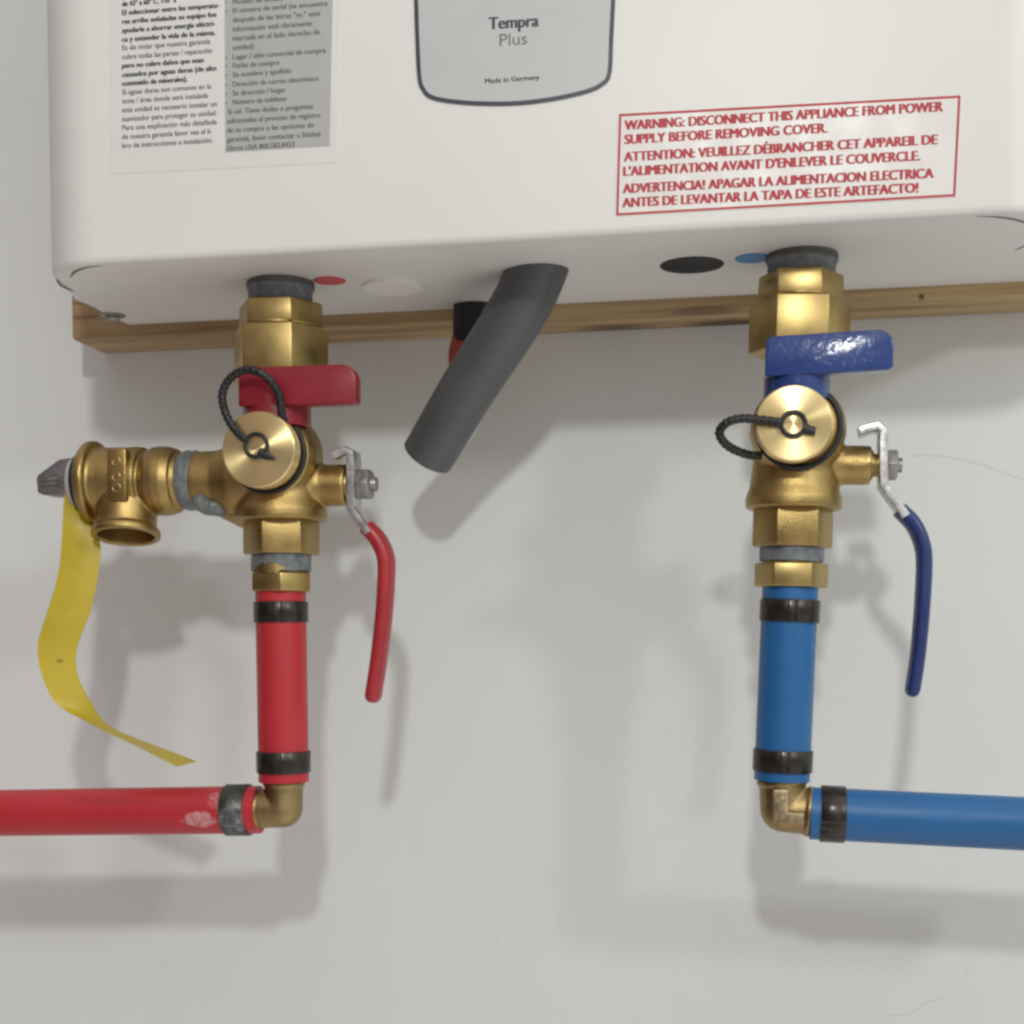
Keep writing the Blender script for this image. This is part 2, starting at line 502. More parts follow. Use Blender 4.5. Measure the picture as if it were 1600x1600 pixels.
# hot and cold nipples with old grey sealant
NIP = {}
AXD = 105.0
AX = {'hot': ((438.5, 440), (440, 905)), 'cold': ((1253, 395), (1236, 905))}
VF = {}
for k, (t, bt) in AX.items():
    A = P(*t, AXD); B = P(*bt, AXD)
    VF[k] = Frame(B, z=A - B)
for k, half, ytop in (('hot', 49, 440), ('cold', 51.5, 395)):
    A = P(*AX[k][0], AXD); B = P(*AX[k][1], AXD)
    u = (A - B).normalized()
    n = hf.m @ Vector((0, 0, 1))
    t = (hf.o - B).dot(n) / u.dot(n)
    top = B + u * t                                            # where the axis meets the underside
    c = hf.m.transposed() @ (top - hf.o)
    ax = hf.m.transposed() @ (-u)
    r = half / FPX * 648 * 1.0
    if k == 'cold': r = 14.7
    else: r = 14.7
    mb = MB()
    prof = [(r + .6, -2), (r + .6, 3.5), (r, 4.2)]
    z = 4.2
    while z < 15:
        prof += [(r - .08, z + .4), (r + .08, z + .9)]; z += 1.1
    prof += [(r - .3, z + .5), (r - .3, 20)]
    mb.lathe(prof, c, ax, 48)
    o = mb.build('water_nipple', M['sealant'], heater, displace=.45)
    mb = MB(); mb.lathe([(r + .9, .4), (r + .9, 2.6), (r + .2, 3.0)], c, ax, 48)
    mb.build('collar', mat('dark_collar', (.085, .08, .07), .55, var=.2), o)

# screw under the back corner
c = under(176, 492)
mb = MB(); mb.lathe([(4.0, 0), (4.0, -2.0), (3.2, -3.2), (1.6, -3.4)], (c.x, c.y, 0), (0, 0, 1), 6)
mb.lathe([(6.2, .4), (6.2, -.8)], (c.x, c.y, 0), (0, 0, 1), 32)
mb.build('fixing_screw', M['steel_dark'], heater, bevel=.25, bseg=2)

def hL(px, py, off):
    q = hf.L(px, py, D1 + off); return Vector((q.x, -DEP - off, q.z))
def flat(name, m, pix, off, thick, parent=heater):
    pts = [hL(x, y, off) for x, y in pix]
    mb = MB(); mb.extrude(pts, (0, thick, 0))
    return mb.build(name, m, parent)
def outline_band(name, m, pix, off, wid, closed=True, thick=.12, parent=heater, n=1):
    pts = [hL(x, y, off) for x, y in pix]
    if n > 1: pts = catmull(pts, n)
    N = len(pts); mb = MB(); A = []; B = []
    for i, p in enumerate(pts):
        if closed: t0, t1 = pts[i - 1], pts[(i + 1) % N]
        else: t0, t1 = pts[max(i - 1, 0)], pts[min(i + 1, N - 1)]
        d0 = (p - t0).normalized() if (p - t0).length > 1e-6 else (t1 - p).normalized()
        d1 = (t1 - p).normalized() if (t1 - p).length > 1e-6 else d0
        t = (d0 + d1).normalized(); nrm = Vector((-t.z, 0, t.x))
        k = wid / 2 / max(.35, nrm.dot(Vector((-d1.z, 0, d1.x))))
        A.append(p + nrm * k); B.append(p - nrm * k)
    a0 = mb.ring(A); b0 = mb.ring(B)
    a1 = mb.ring([q + Vector((0, thick, 0)) for q in A]); b1 = mb.ring([q + Vector((0, thick, 0)) for q in B])
    seq = [a0, b0, b1, a1, a0]
    for r0, r1 in zip(seq, seq[1:]):
        for i in range(N if closed else N - 1):
            j = (i + 1) % N
            mb.bm.faces.new((r0[i], r0[j], r1[j], r1[i]))
    return mb.build(name, m, parent)

# information sticker (left)
stk = flat('information_sticker', M['sticker'], [(174, -240), (535, -270), (527, 254), (174, 272)], .18, .15)
gp = flat('grey_column', M['sticker_grey'], [(350, -240), (525, -253), (515, 228), (352, 238)], .30, .07, stk)
def z3(x, y): return (150 + x / 4.0, y / 4.0)
def line_pts(x0, y0, x1, off, slope):
    a = z3(x0, y0); b_ = z3(x1, y0); dy = (b_[0] - a[0]) * slope
    return hL(a[0], a[1], off), hL(b_[0], a[1] + dy, off)
col1 = [('de 43° a 60° C. 110° a', 40, 500, 1), ('El seleccionar entre las temperatu-', 95, 770, 1), ('ras arriba señaladas su equipo fue', 150, 752, 1),
        ('ayudarle a ahorrar energía eléctri-', 206, 745, 1), ('ca y extender la vida de la misma.', 262, 745, 1),
        ('Es de notar que nuestra garantía', 314, 715, 0), ('cubre todas las partes / reparación', 371, 725, 0),
        ('pero no cubre daños que sean', 426, 672, 1), ('causados por aguas duras (de alto', 482, 752, 1), ('contenido de minerales).', 537, 570, 1),
        ('Si aguas duras son comunes en la', 592, 720, 0), ('zona / área donde será instalada', 647, 700, 0), ('esta unidad es necesario instalar un', 703, 755, 0),
        ('suavizador para proteger su unidad.', 759, 755, 0), ('Para una explicación más detallada', 814, 755, 0),
        ('de nuestra garantía favor vea al li-', 870, 725, 0), ('bro de instrucciones e instalación.', 926, 730, 0)]
ls = []; lr = []
for s_t, y, xr_, bo in col1:
    sl = -(1002 - y / 4) / 13070.0 - .004
    a, b_ = line_pts(164, y, xr_, .27, sl)
    (ls if bo else lr).append((s_t, a, b_, 2.2, .11 if bo else .05))
text_mesh('bold_lettering', ls, M['ink'], stk)
text_mesh('lettering', lr, M['ink_soft'], stk)
col2 = [('Modelo de unidad', 27, 855, 1165, 1), ('El número de serial (se encuentra', 82, 855, 1445, 1), ('después de las letras "nr." esta', 140, 855, 1400, 0),
        ('información está claramente', 198, 855, 1350, 0), ('marcada en el lado derecho de', 255, 855, 1400, 0), ('unidad)', 313, 855, 985, 0),
        ('Lugar / sitio comercial de compra', 372, 855, 1435, 1), ('Fecha de compra', 426, 855, 1145, 1), ('Su nombre y apellido', 482, 855, 1220, 1),
        ('Dirección de correo electrónico', 542, 855, 1390, 1), ('Su dirección / hogar', 598, 855, 1185, 1), ('Número de teléfono', 654, 855, 1190, 1),
        ('Si ud. Tiene dudas o preguntas', 714, 825, 1355, 0), ('adicionales al proceso de registro', 772, 820, 1400, 0), ('de su compra o las opciones de', 830, 820, 1360, 0),
        ('garantía, favor contactar a Stiebel', 888, 820, 1400, 0), ('Eltron USA 800.582.8423', 943, 822, 1240, 0)]
lr = []
for s_t, y, x0, x1, bu in col2:
    sl = -(1002 - y / 4) / 13070.0 - .004
    a, b_ = line_pts(x0, y, x1, .33, sl)
    lr.append((s_t, a, b_, 2.2, .07))
    if bu:
        a, b_ = line_pts(808, y + 3, 822, .33, sl)
        lr.append(('•', a, b_, 1.9, 0))
text_mesh('lettering', lr, M['ink_soft'], gp)

# badge (middle)
bp = [(650, 0), (652, 60), (655, 118), (661, 139), (678, 153), (730, 160.5), (800, 161.5), (860, 155), (915, 143), (941, 131), (952, 114), (955, 60), (958, 0)]
bp = [tuple(q)[:2] for q in catmull([(x, y, 0) for x, y in bp], 6)]
bpts = [(648, -420)] + bp + [(962, -445)]
badge = flat('name_badge', M['badge'], bpts, .35, .34)
outline_band('border', M['badge_line'], bpts, .45, 1.75, True, .12, badge)
text_mesh('bold_lettering', [('Tempra', hL(764, 46, .4), hL(841, 41, .4), 5.0, .09)], M['badge_line'], badge)
text_mesh('lettering', [('Plus', hL(780.5, 72, .4), hL(823.5, 69, .4), 5.0, .0)], M['ink_soft'], badge)
text_mesh('small_lettering', [('Made in Germany', hL(758, 130.5, .4), hL(843, 124, .4), 2.0, .07)], M['ink'], badge)

# warning sticker (right)
wp = [(966, 177), (1503, 147), (1494, 308), (961, 338)]
wst = flat('warning_sticker', mat('clear_sticker', (.685, .66, .625), .38, var=.01), wp, .2, .18)
outline_band('border', M['red_ink'], [(969, 180), (1499, 151), (1491, 305), (964.5, 335)], .27, .95, True, .1, wst)
wl = [('WARNING: DISCONNECT THIS APPLIANCE FROM POWER', (976.5, 203), (1472.5, 173.7)),
      ('SUPPLY BEFORE REMOVING COVER.', (976.5, 225.2), (1292, 207.2)),
      ('ATTENTION: VEUILLEZ DÉBRANCHER CET APPAREIL DE', (975.6, 252.3), (1464, 225.2)),
      ("L'ALIMENTATION AVANT D'ENLEVER LE COUVERCLE.", (974.5, 275), (1437, 250.5)),
      ('ADVERTENCIA! APAGAR LA ALIMENTACION ELECTRICA', (973.7, 302), (1458, 277.8)),
      ('ANTES DE LEVANTAR LA TAPA DE ESTE ARTEFACTO!', (973, 324), (1434, 300.7))]
text_mesh('lettering', [(t, hL(*a, .26), hL(*b_, .26), 3.85, .125) for t, a, b_ in wl], M['red_ink'], wst)

# ------------------------------------------------------------------ conduit and cable
top = under(842, 424)
top_w = hf.o + hf.m @ top
cf = Frame(top_w)
p_end = cf.L(669, 712, 60)
pa = [Vector((6, -3, 22)), Vector((1, -1, 6)), Vector((-6, 3, -9)), cf.L(790, 516, 92), cf.L(727, 614, 76), p_end]
pth = catmull(pa, 10)
mb = MB()
mb.tube(pth, 14.2, 14.2, seg=48, radii=[1.0 - .09 * i / len(pth) for i in range(len(pth))])
conduit = mb.build('conduit_pipe', M['conduit'], frame=cf, bevel=None, angle=50)
tag(conduit, 'dark grey cut conduit pipe slanting down out of the heater underside', 'conduit')
kf = Frame(P(735, 535, 44))
cable = thing('power_cable', kf, 'black cable end with stripped red wires half hidden behind the grey conduit', 'cable')
mb = MB()
mb.tube([kf.L(738, 455, 41.5), kf.L(738, 480, 46), kf.L(737, 534, 46)], 9.5, 7, seg=24, up=(0, 1, 0))
mb.build('sheath', M['black_sheath'], cable, bevel=.5, bseg=2)
for x0, x1, y1 in ((717, 712, 575), (727, 722, 572), (742, 742, 568)):
    mb = MB(); mb.tube(catmull([kf.L(x0, 528, 46), kf.L((x0 + x1) / 2 - 3, (528 + y1) / 2, 50), kf.L(x1, y1, 46)], 6), 3.4, seg=14)
    mb.build('wire', M['red_wire'], cable)

# ------------------------------------------------------------------ service valves
def mpx(f, x0, x1, y, d):
    return (f.L(x1, y, d) - f.L(x0, y, d)).length
SPEC = {
 'hot': dict(nut=(126, 476, 515, -17), big=(140, 515, 600, -18), hexend=(114, 812, 867, 0), flange=(138, 798, 815), barrel=90, mid=120, ymid=716,
             ybar0=598, port=(440, 717), cap=(403, 702, 57), btn=(398, 695, 15.5), boss=(497, 545, 759, 31), gland=(535, 556), plate=[(553, 712), (553, 795), (581, 834)],
             tab=[(553, 708), (545, 706), (527, 713)], nut2=(561, 585, 757, 24),
             grip=[(574, 824), (591, 843), (602, 868), (604, 895), (600, 960), (592, 1030), (583.5, 1086)], gh=12.5,
             wing=(372, 556, 568, 635), hub=(419, 50, 606, 662)),
 'cold': dict(nut=(137, 430, 471, -1), big=(159, 471, 556, 4), hexend=(126, 794, 856, 8), flange=(152, 780, 797), barrel=98, mid=132, ymid=690,
             ybar0=554, port=(1246, 677), cap=(1240, 661, 60.5), btn=(1240, 661, 17), boss=(1308, 1356, 727, 31), gland=(1350, 1373), plate=[(1379, 676), (1379, 760), (1414, 808)],
             tab=[(1379, 672), (1370, 668), (1342, 676)], nut2=(1386, 1405, 727, 26),
             grip=[(1405, 796), (1428, 821), (1441, 852), (1444, 885), (1440, 960), (1433, 1030), (1426, 1076)], gh=13,
             wing=(1195, 1397, 523, 588), hub=(1246, 53, 580, 622)),
}
def speckle_blue(center):
    return mat('blue_vinyl', (.018, .050, .205), .17, var=.08, bump=.34, bscale=300, rvar=.05, coat=.4,
               extra=overlay((.62, .64, .72), blob_mask(center, (.030, .02, .011), 700, .83, 1.0, .4)))
def build_valve(k, label):
    s = SPEC[k]; f = VF[k]
    xa = lambda y: AX[k][0][0] + (AX[k][1][0] - AX[k][0][0]) * (y - AX[k][0][1]) / (AX[k][1][1] - AX[k][0][1])
    Z = lambda y: f.L(xa(y), y, AXD).z
    W = lambda wpx, y: mpx(f, xa(y) - wpx / 2, xa(y) + wpx / 2, y, AXD)
    v = thing('isolation_valve', f, label, 'valve', 'brass service valves under the heater')
    off = 18.4 if k == 'hot' else -1.8          # the camera looks at this valve from the side
    wn, y0, y1, dl = s['nut']
    R = W(wn, y0) / 2 / cos(rad(dl)); dl += off
    mb = MB(); mb.hexa(R, Z(y1), Z(y0), dl, 1.2, taper=.6)
    mb.build('union_nut', M['nut_brass'], v, bevel=.45, bseg=2)
    wn, y0, y1, dl = s['big']
    R = W(wn, y0) / 2 / cos(rad(dl)); dl += off
    mb = MB(); mb.hexa(R, Z(y1), Z(y0) - .15, dl, 1.4)
    mb.lathe([(R * .84, Z(y0) - .4), (R * .84, Z(y0) + .9)], seg=40)
    mb.build('coupling_nut', M['nut_brass'], v, bevel=.5, bseg=2)
    # cast body: barrel, drain boss, stem boss, side arm
    rb = W(s['barrel'], 650) / 2; rm = W(s['mid'], 720) / 2; fl, fy0, fy1 = s['flange']; rfl = W(fl, 800) / 2
    zm = Z(s['ymid'])
    mb = MB()
    mb.lathe([(rb, Z(s['ybar0'])), (rb, zm + 8), (rm - .5, zm + 1), (rm, zm - 8), (rm + 1.2, Z(fy0) + 5), (rfl, Z(fy0)), (rfl, Z(fy1) + .8), (rfl - 1, Z(fy1)), (rfl - 4, Z(fy1) - .3)], seg=64)
    pz = Z(s['port'][1])
    px0 = f.L(s['port'][0], s['port'][1], AXD).x
    mb.lathe([(20.5, 0), (20.2, 12), (18.5, 17), (15.5, 18.5), (15.2, 25)], (px0, 0, pz), (0, -1, 0), 64)
    bx0, bx1, by, bh = s['boss']
    q0 = f.L(bx0, by, AXD); q1 = f.L(bx1, by, AXD)
    rs = W(bh * 2, by) / 2
    mb.lathe([(rs + 1.5, -14), (rs + .8, -1), (rs, 3), (rs, q1.x - q0.x)], q0, (1, 0, 0), 48)
    if k == 'hot':
        qa = f.L(372, 752, AXD); qb = f.L(309, 751, AXD)
        mb.lathe([(18.5, -14), (17.5, 0), (14.4, 9), (14.0, qa.x - qb.x)], qa, (-1, 0, 0), 48)
        mb.tube([f.L(405, 805, AXD), f.L(350, 778, AXD)], 9, 9)
    mb.build('body', M['cast_brass'], v, remesh=.65, smooth=7)
    # outlet hexagon
    wn, y0, y1, dl = s['hexend']
    R = W(wn, y1) / 2 / cos(rad(dl)); dl += off
    mb = MB(); mb.hexa(R, Z(y1), Z(y0) + 1, dl, .9)
    mb.build('outlet_hexagon', M['cast_brass'], v, bevel=.5, bseg=2)
    # gland, lever, nut
    gx0, gx1 = s['gland']
    a = f.L(gx0, by, AXD); b_ = f.L(gx1, by, AXD)
    mb = MB(); mb.lathe([(rs - .2, 0), (rs - .2, 2.5), (rs - 2, 2.9), (rs - 2.0, 3.6), (5.0, 3.9), (5.0, b_.x - a.x)], a, (1, 0, 0), 40)
    mb.build('packing_gland', M['nut_brass'], v, bevel=.3, bseg=2)
    lever = MB()
    Ld = AXD + 1
    tab = [f.L(x, y, Ld) for x, y in s['tab']]; pl = [f.L(x, y, Ld) for x, y in s['plate']]
    path = [tab[2], tab[1] , tab[0] + Vector((0, 0, -.8)), pl[0] + Vector((0, 0, -2)), pl[1] * .94 + pl[0] * .06, pl[1], pl[1] * .9 + pl[2] * .1, pl[2]]
    lever.tube(path, 2.1, 7.0, seg=20, up=(0, 1, 0), n_exp=6)
    lv = lever.build('lever_handle', M['steel'], v, angle=40)
    gp_ = catmull([f.L(x, y, Ld) for x, y in s['grip']], 8)
    gh = W(s['gh'] * 2, 900) / 2
    n = len(gp_)
    rr = [.97 if i < 4 else (1.0 - .10 * i / n) for i in range(n)]
    last = gp_[-1]; dr = (gp_[-1] - gp_[-2]).normalized()
    for j, q in enumerate((.94, .80, .52, .2)):
        gp_.append(last + dr * (1.3, 2.4, 3.3, 3.6)[j]); rr.append(q * .9)
    g = MB(); g.tube(gp_, gh, 6.9, seg=28, up=(0, 1, 0), n_exp=2.6, radii=rr)
    g.build('grip', M['red_grip'] if k == 'hot' else M['blue_grip'], lv, angle=60)
    nx0, nx1, ny, nh = s['nut2']
    a = f.L(nx0, ny, AXD); b_ = f.L(nx1, ny, AXD); rn = W(nh * 2, ny) / 2
    mb = MB(); mb.lathe([(rn, 0), (rn, (b_.x - a.x) * .75), (rn * .85, (b_.x - a.x) * .85)], a, (1, 0, 0), 6, phase=rad(30))
    mb.lathe([(rn * .45, 0), (rn * .45, (b_.x - a.x) + 1.2)], a, (1, 0, 0), 20)
    mb.build('lever_nut', M['steel_dark'], lv, bevel=.3, bseg=2)
    # drain handle: hub and wing
    x0, x1, y0, y1 = s['wing']
    WDp = 133.5
    c00 = f.L(x0, y1, WDp); c11 = f.L(x1, y0, WDp)
    xx0, zz0, xx1, zz1 = c00.x, c00.z, c11.x, c11.z
    tilt = 0.0 if k == 'hot' else .045
    rr_ = 7.0
    pts = [(xx0, zz0)]
    pts += [(xx1 - 1.2, zz0), (xx1, zz0 + 1.2)]
    for j in range(8):
        a_ = (pi / 2) * j / 7
        pts.append((xx1 - rr_ + rr_ * cos(a_), zz1 - rr_ + rr_ * sin(a_)))
    pts += [(xx0 + 2, zz1), (xx0, zz1 - 2)]
    yf = -(WDp - AXD)
    lean = 0.0 if k == 'hot' else 1.0                       # the blue wing is turned a little
    pts3 = [Vector((x, yf + lean * (.05 * (z - zz0 - 8) - .035 * (x - xx0)), z + (x - xx0) * tilt)) for x, z in pts]
    mb = MB(); mb.extrude(pts3, (0, 8.5, 0))
    hub_c = f.L(s['hub'][0], (s['hub'][2] + s['hub'][3]) / 2, 130)
    hr = mpx(f, s['hub'][0] - s['hub'][1], s['hub'][0] + s['hub'][1], 620, 130) / 2
    z0h = f.L(s['hub'][0], s['hub'][3], 130).z; z1h = f.L(s['hub'][0], s['hub'][2], 130).z
    wcol = M['red_plastic'] if k == 'hot' else speckle_blue((( xx1 - 19) * .001, yf * .001, ((zz0 + zz1) / 2 + .5) * .001))
    hd = mb.build('drain_handle', wcol, v, bevel=.9, bseg=3)
    mb = MB(); mb.lathe([(hr - .6, z0h), (hr, z0h + .8), (hr, z1h - .3), (hr - .9, z1h + .6)], (hub_c.x, yf + hr - .25, 0), (0, 0, 1), 48)
    mb.build('hub', wcol, hd)
    # drain cap, button, rubber tether
    ccx, ccy, cr_ = s['cap']
    CD = 137.0
    c = f.L(ccx, ccy, CD); Rc = mpx(f, ccx - cr_, ccx + cr_, ccy, CD) / 2
    cap = MB(); cap.lathe([(Rc - 1.2, 9.0), (Rc, 8.2), (Rc, .7), (Rc - .6, .12), (Rc - 1.2, 0), (.01, 0)][::-1], (0, 0, 0), (0, 0, -1), 96)
    co = cap.build('drain_cap', M['cap_brass'], v)
    co.matrix_local = Matrix.Translation(c * .001) @ (Matrix.Rotation(rad(90), 3, 'X') @ Matrix.Rotation(0, 3, 'Z')).to_4x4()
    bx, by_, br = s['btn']
    q = f.L(bx, by_, CD + 3); Rb = mpx(f, bx - br, bx + br, by_, CD + 3) / 2
    bt = MB(); bt.lathe([(.01, 0), (Rb - .7, 0), (Rb - .2, .25), (Rb, .8), (Rb, 3.2)], (0, 0, 0), (0, 0, -1), 48)
    bo = bt.build('button', M['cap_brass'], co)
    bo.matrix_local = co.matrix_local.inverted() @ (Matrix.Translation(q * .001) @ Matrix.Rotation(rad(90), 4, 'X'))
    th = MB()
    rq = f.L(ccx, ccy, 126); 
    pq = Vector((px0, -(126 - AXD), pz))
    th.torus((px0, -(124.5 - AXD), pz), (0, -1, 0), 17.3, 1.2, seg=80)
    th.torus((q.x, -(CD + 1.2 - AXD), q.z), (0, -1, 0), Rb + .5, .9, seg=48)
    if k == 'hot':
        cord = [(446, 668, 127), (441, 650, 134), (434, 612, 138.5), (412, 586, 142), (385, 578, 142), (361, 590, 141), (348, 612, 140), (349, 634, 139), (358, 658, 139.5), (373, 678, 139), (385, 688, 138.5)]
        tail = [(404, 706, 138.3), (416, 712, 138.3), (429, 717, 138.3)]
    else:
        cord = [(1190, 712, 125), (1172, 711, 126), (1150, 704, 130), (1132, 692, 134), (1124, 676, 137), (1135, 661, 140), (1158, 654, 140), (1190, 656, 139), (1222, 660, 138.5)]
        tail = [(1254, 668, 138.3), (1264, 672, 138.3), (1274, 674, 138.3)]
    cp = catmull([f.L(*e) for e in cord], 12)
    th.tube(cp, 1.85, 1.85, seg=14, radii=[1 + .10 * sin(i * 2 * pi / 4.2) for i in range(len(cp))])
    th.tube([f.L(*e) for e in tail], 2.0, .8, seg=12, up=(0, 1, 0), radii=[1.1, .95, .35] if k == 'hot' else [1.3, 1.0, .9])
    th.build('tether', M['rubber'], v)
    return v
build_valve('hot', 'brass valve with red wing handle and red lever, left of the conduit')
build_valve('cold', 'brass valve with blue wing handle and blue lever, right of the conduit')

# ------------------------------------------------------------------ pressure relief valve
f = VF['hot']
RF = Frame(P(309, 751, AXD), z=VF['hot'].m @ Vector((0, 0, 1)))
relief = thing('relief_valve', RF, 'brass pressure relief valve screwed into the side arm of the red-handled valve', 'relief valve')
X = lambda px: RF.L(px, 750, AXD).x
H = lambda hp: mpx(RF, 200, 200, 750, AXD) + hp / FPX * 0 + (RF.L(200, 750 - hp, AXD) - RF.L(200, 750, AXD)).length
ctr = lambda px: RF.L(px, 750.5, AXD)
mb = MB(); mb.lathe([(H(44), 0), (H(47), -.8), (H(46), X(300)), (H(47.5), X(293)), (H(44), X(286)), (H(40), X(280))], (1.0, 0, 0), (1, 0, 0), 48)
mb.ball(RF.L(330, 792, 112), 6.8, 5.5, 4.0); mb.ball(RF.L(316, 783, 113), 4.6, 6.5, 4.5); mb.ball(RF.L(343, 799, 111), 4.0, 4.0, 2.4)
mb.build('thread_sealant', mat('smeared_sealant', (.155, .175, .178), .38, var=.35, vscale=220, bump=.5, bscale=250), relief, remesh=.6, smooth=4, displace=.3)
mb = MB()
pr = [(287, 43), (281, 44), (279, 49), (268, 53), (256, 54), (244, 53), (236, 49), (233, 46.5), (230, 47), (227.5, 53), (216, 54.5), (207, 54), (204, 51.5), (200, 53.5), (170, 54), (160, 55), (157, 57), (155, 62), (152, 64.5), (144, 64.5), (141, 62), (139, 57), (137, 45)]
mb.lathe([(H(h), X(x)) for x, h in pr], (0, 0, 0), (1, 0, 0), 64)
oc = RF.L(200, 760, AXD)
oax = Vector((.05, -.22, -.97)).normalized()
LO = (RF.L(203, 838, AXD) - RF.L(203, 760, AXD)).length
mb.lathe([(H(47), 0), (H(46.5), LO * .72), (H(47), LO * .86), (H(52.5), LO * .92), (H(53.5), LO * 1.0), (H(52.5), LO * 1.06), (H(44), LO * 1.06), (H(43), LO * .98), (H(41), LO * .45), (.1, LO * .45)], oc, oax, 64, cap1=True)
mb.build('body', M['cast_brass'], relief, remesh=.45, smooth=3)
mb = MB()
pc = RF.L(184, 742, AXD + 16)
mb.box((pc.x, pc.y + 1.2, pc.z), 9.2, 5.5, 24)
o = mb.build('cast_plate', M['cast_brass'], relief, bevel=.7)
mb = MB()
for (zz, s1) in ((6, 1), (-1, -1), (-6, 1)):
    mb.torus((pc.x, pc.y - 1.5, pc.z + zz), (0, -1, 0), 1.9, .45, seg=24, sub=8)
mb.build('raised_mark', M['cast_brass'], o)
# end: washer, black disc coloured as the shade in the gap, slanted test lever
mb = MB(); mb.lathe([(H(47), X(136)), (H(47), X(128))], (0, 0, 0), (1, 0, 0), 48)
mb.build('gap_shade_disc', M['rubber'], relief, bevel=.3)
mb = MB(); mb.lathe([(H(42), X(128.5)), (H(40), X(119))], (0, 0, 0), (1, 0, 0), 48)
mb.build('washer', mat('pale_washer', (.45, .45, .43), .4, var=.1), relief, bevel=.4)
mb = MB()
tp = [RF.L(x, y, AXD + 7) for x, y in ((122, 714), (92, 717), (80, 726), (58, 742), (56, 748), (58, 770), (66, 773), (122, 774))]
mb.extrude(tp, (0, 14, 0))
tl = mb.build('test_lever', mat('grey_test_lever', (.20, .20, .20), .42, .6, var=.2, vscale=300), relief, bevel=1.2, bseg=3)
for yy in (751, 758, 765):
    mb = MB(); q0 = RF.L(64, yy, AXD + 7.1); q1 = RF.L(94, yy - 4, AXD + 7.1)
    mb.tube([q0, q1], .9, .5, seg=8, up=(0, 1, 0)); mb.build('rib', M['steel_dark'], tl)

# ------------------------------------------------------------------ yellow warning tag
left = [(103, 742, 112), (99, 790, 112), (96, 850, 110), (90, 900, 112), (74, 955, 114), (60, 1000, 116), (60, 1032, 117), (70, 1068, 117), (90, 1102, 116), (128, 1124, 116), (165, 1143, 116), (215, 1167, 115), (250, 1185, 114), (276, 1198, 113)]
right = [(124, 742, 102), (136, 790, 104), (156, 850, 107), (153, 900, 109), (141, 955, 111), (124, 1000, 112), (118, 1032, 112), (126, 1068, 110), (145, 1102, 106), (160, 1125, 100), (188, 1143, 95), (235, 1162, 92), (272, 1176, 94), (308, 1190, 97)]
TF = Frame(P(110, 760, 105))
A = catmull([TF.L(*q) for q in left], 6); B = catmull([TF.L(*q) for q in right], 6)
mb = MB(); rows = []
for a, b_ in zip(A, B):
    row = []
    for j in range(7):
        t = j / 6
        q = a.lerp(b_, t); q.y -= .9 * sin(pi * t)
        row.append(q)
    rows.append(row)
fr = [mb.ring(r) for r in rows]; bk = [mb.ring([q + Vector((0, .28, 0)) for q in r]) for r in rows]
n = len(fr)
for i in range(n - 1):
    for j in range(6):
        mb.bm.faces.new((fr[i][j], fr[i][j + 1], fr[i + 1][j + 1], fr[i + 1][j])); mb.bm.faces.new((bk[i][j], bk[i + 1][j], bk[i + 1][j + 1], bk[i][j + 1]))
    for j in (0, 6):
        mb.bm.faces.new((fr[i][j], fr[i + 1][j], bk[i + 1][j], bk[i][j]))
for i in (0, n - 1):
    for j in range(6): mb.bm.faces.new((fr[i][j], bk[i][j], bk[i][j + 1], fr[i][j + 1]))
spot = TF.L(91, 1033, 116)
tape = mb.build('warning_tag', mat('yellow_tape', (.53, .405, .03), .45, var=.10, vscale=35, bump=.1, bscale=120,
      extra=overlay((.10, .07, .02), blob_mask(tuple(spot * .001), (.0022, .02, .0018), 300, .45, .7, .5))), frame=TF, angle=60)
tag(tape, 'long yellow plastic tag curling down from the relief valve', 'tag')

# ------------------------------------------------------------------ threaded adapters, pipes, crimp rings, elbows
def axis_frame(p, q):
    """frame at pixel point p looking along q: local z runs from p to q"""
    a = P(*p); b_ = P(*q); fr_ = Frame(a)
    fr_.dir = (b_ - a); fr_.len = fr_.dir.length; fr_.dir.normalize()
    return fr_
def adapter(k, y_hex0, y_hex1, whex, dl, label):
    f0 = VF[k]
    xa = lambda y: AX[k][0][0] + (AX[k][1][0] - AX[k][0][0]) * (y - AX[k][0][1]) / (AX[k][1][1] - AX[k][0][1])
    o0 = P(xa(y_hex1), y_hex1, AXD)
    f = Frame(o0, z=f0.m @ Vector((0, 0, 1)))
    Z = lambda y: f.L(xa(y), y, AXD).z
    R = mpx(f, xa(900) - whex / 2, xa(900) + whex / 2, 900, AXD) / 2
    if abs(dl) < 20: R /= cos(rad(dl))
    dl += 18.4 if k == 'hot' else -1.8
    t = thing('pipe_adapter', f, label, 'adapter', 'brass threaded adapters under the valves')
    mb = MB(); mb.hexa(R, 0, Z(y_hex0), dl, .9)
    mb.lathe([(R * .78, Z(y_hex0) - 1), (R * .78, Z(y_hex0) + 3.5)], seg=40)
    mb.build('hexagon', M['nut_brass'], t, bevel=.45, bseg=2)
    r = 13.7
    zt = Z({'hot': 866, 'cold': 855}[k]) + 3; z0 = Z(y_hex0) + .4
    prof = [(r - 1.2, z0)]; z = z0 + .4
    while z < zt:
        prof += [(r + .08, z), (r - .08, z + .75)]; z += 1.5
    mb = MB(); mb.lathe(prof, seg=48)
    th = mb.build('thread', M['sealant'], t, displace=.5)
    if k == 'hot':
        q = f.L(420, 890, AXD)
        mb = MB(); G = []
        for a_ in range(17):
            th_ = rad(-128 + a_ * 4.0)
            hgt = (1.0 - abs((a_ - 8) / 8.5) ** 2.5) * 2.6 + .5 * sin(a_ * 1.7)
            G.append([Vector((rr_ * cos(th_), rr_ * sin(th_), q.z + zz)) for rr_, zz in ((r - .6, -hgt), (r + .75, -hgt + .3), (r + .75, hgt - .3), (r - .6, hgt))])
        mb.skin([mb.ring(g_) for g_ in G], closed=False)
        mb.build('bare_patch', M['nut_brass'], th, displace=.2)
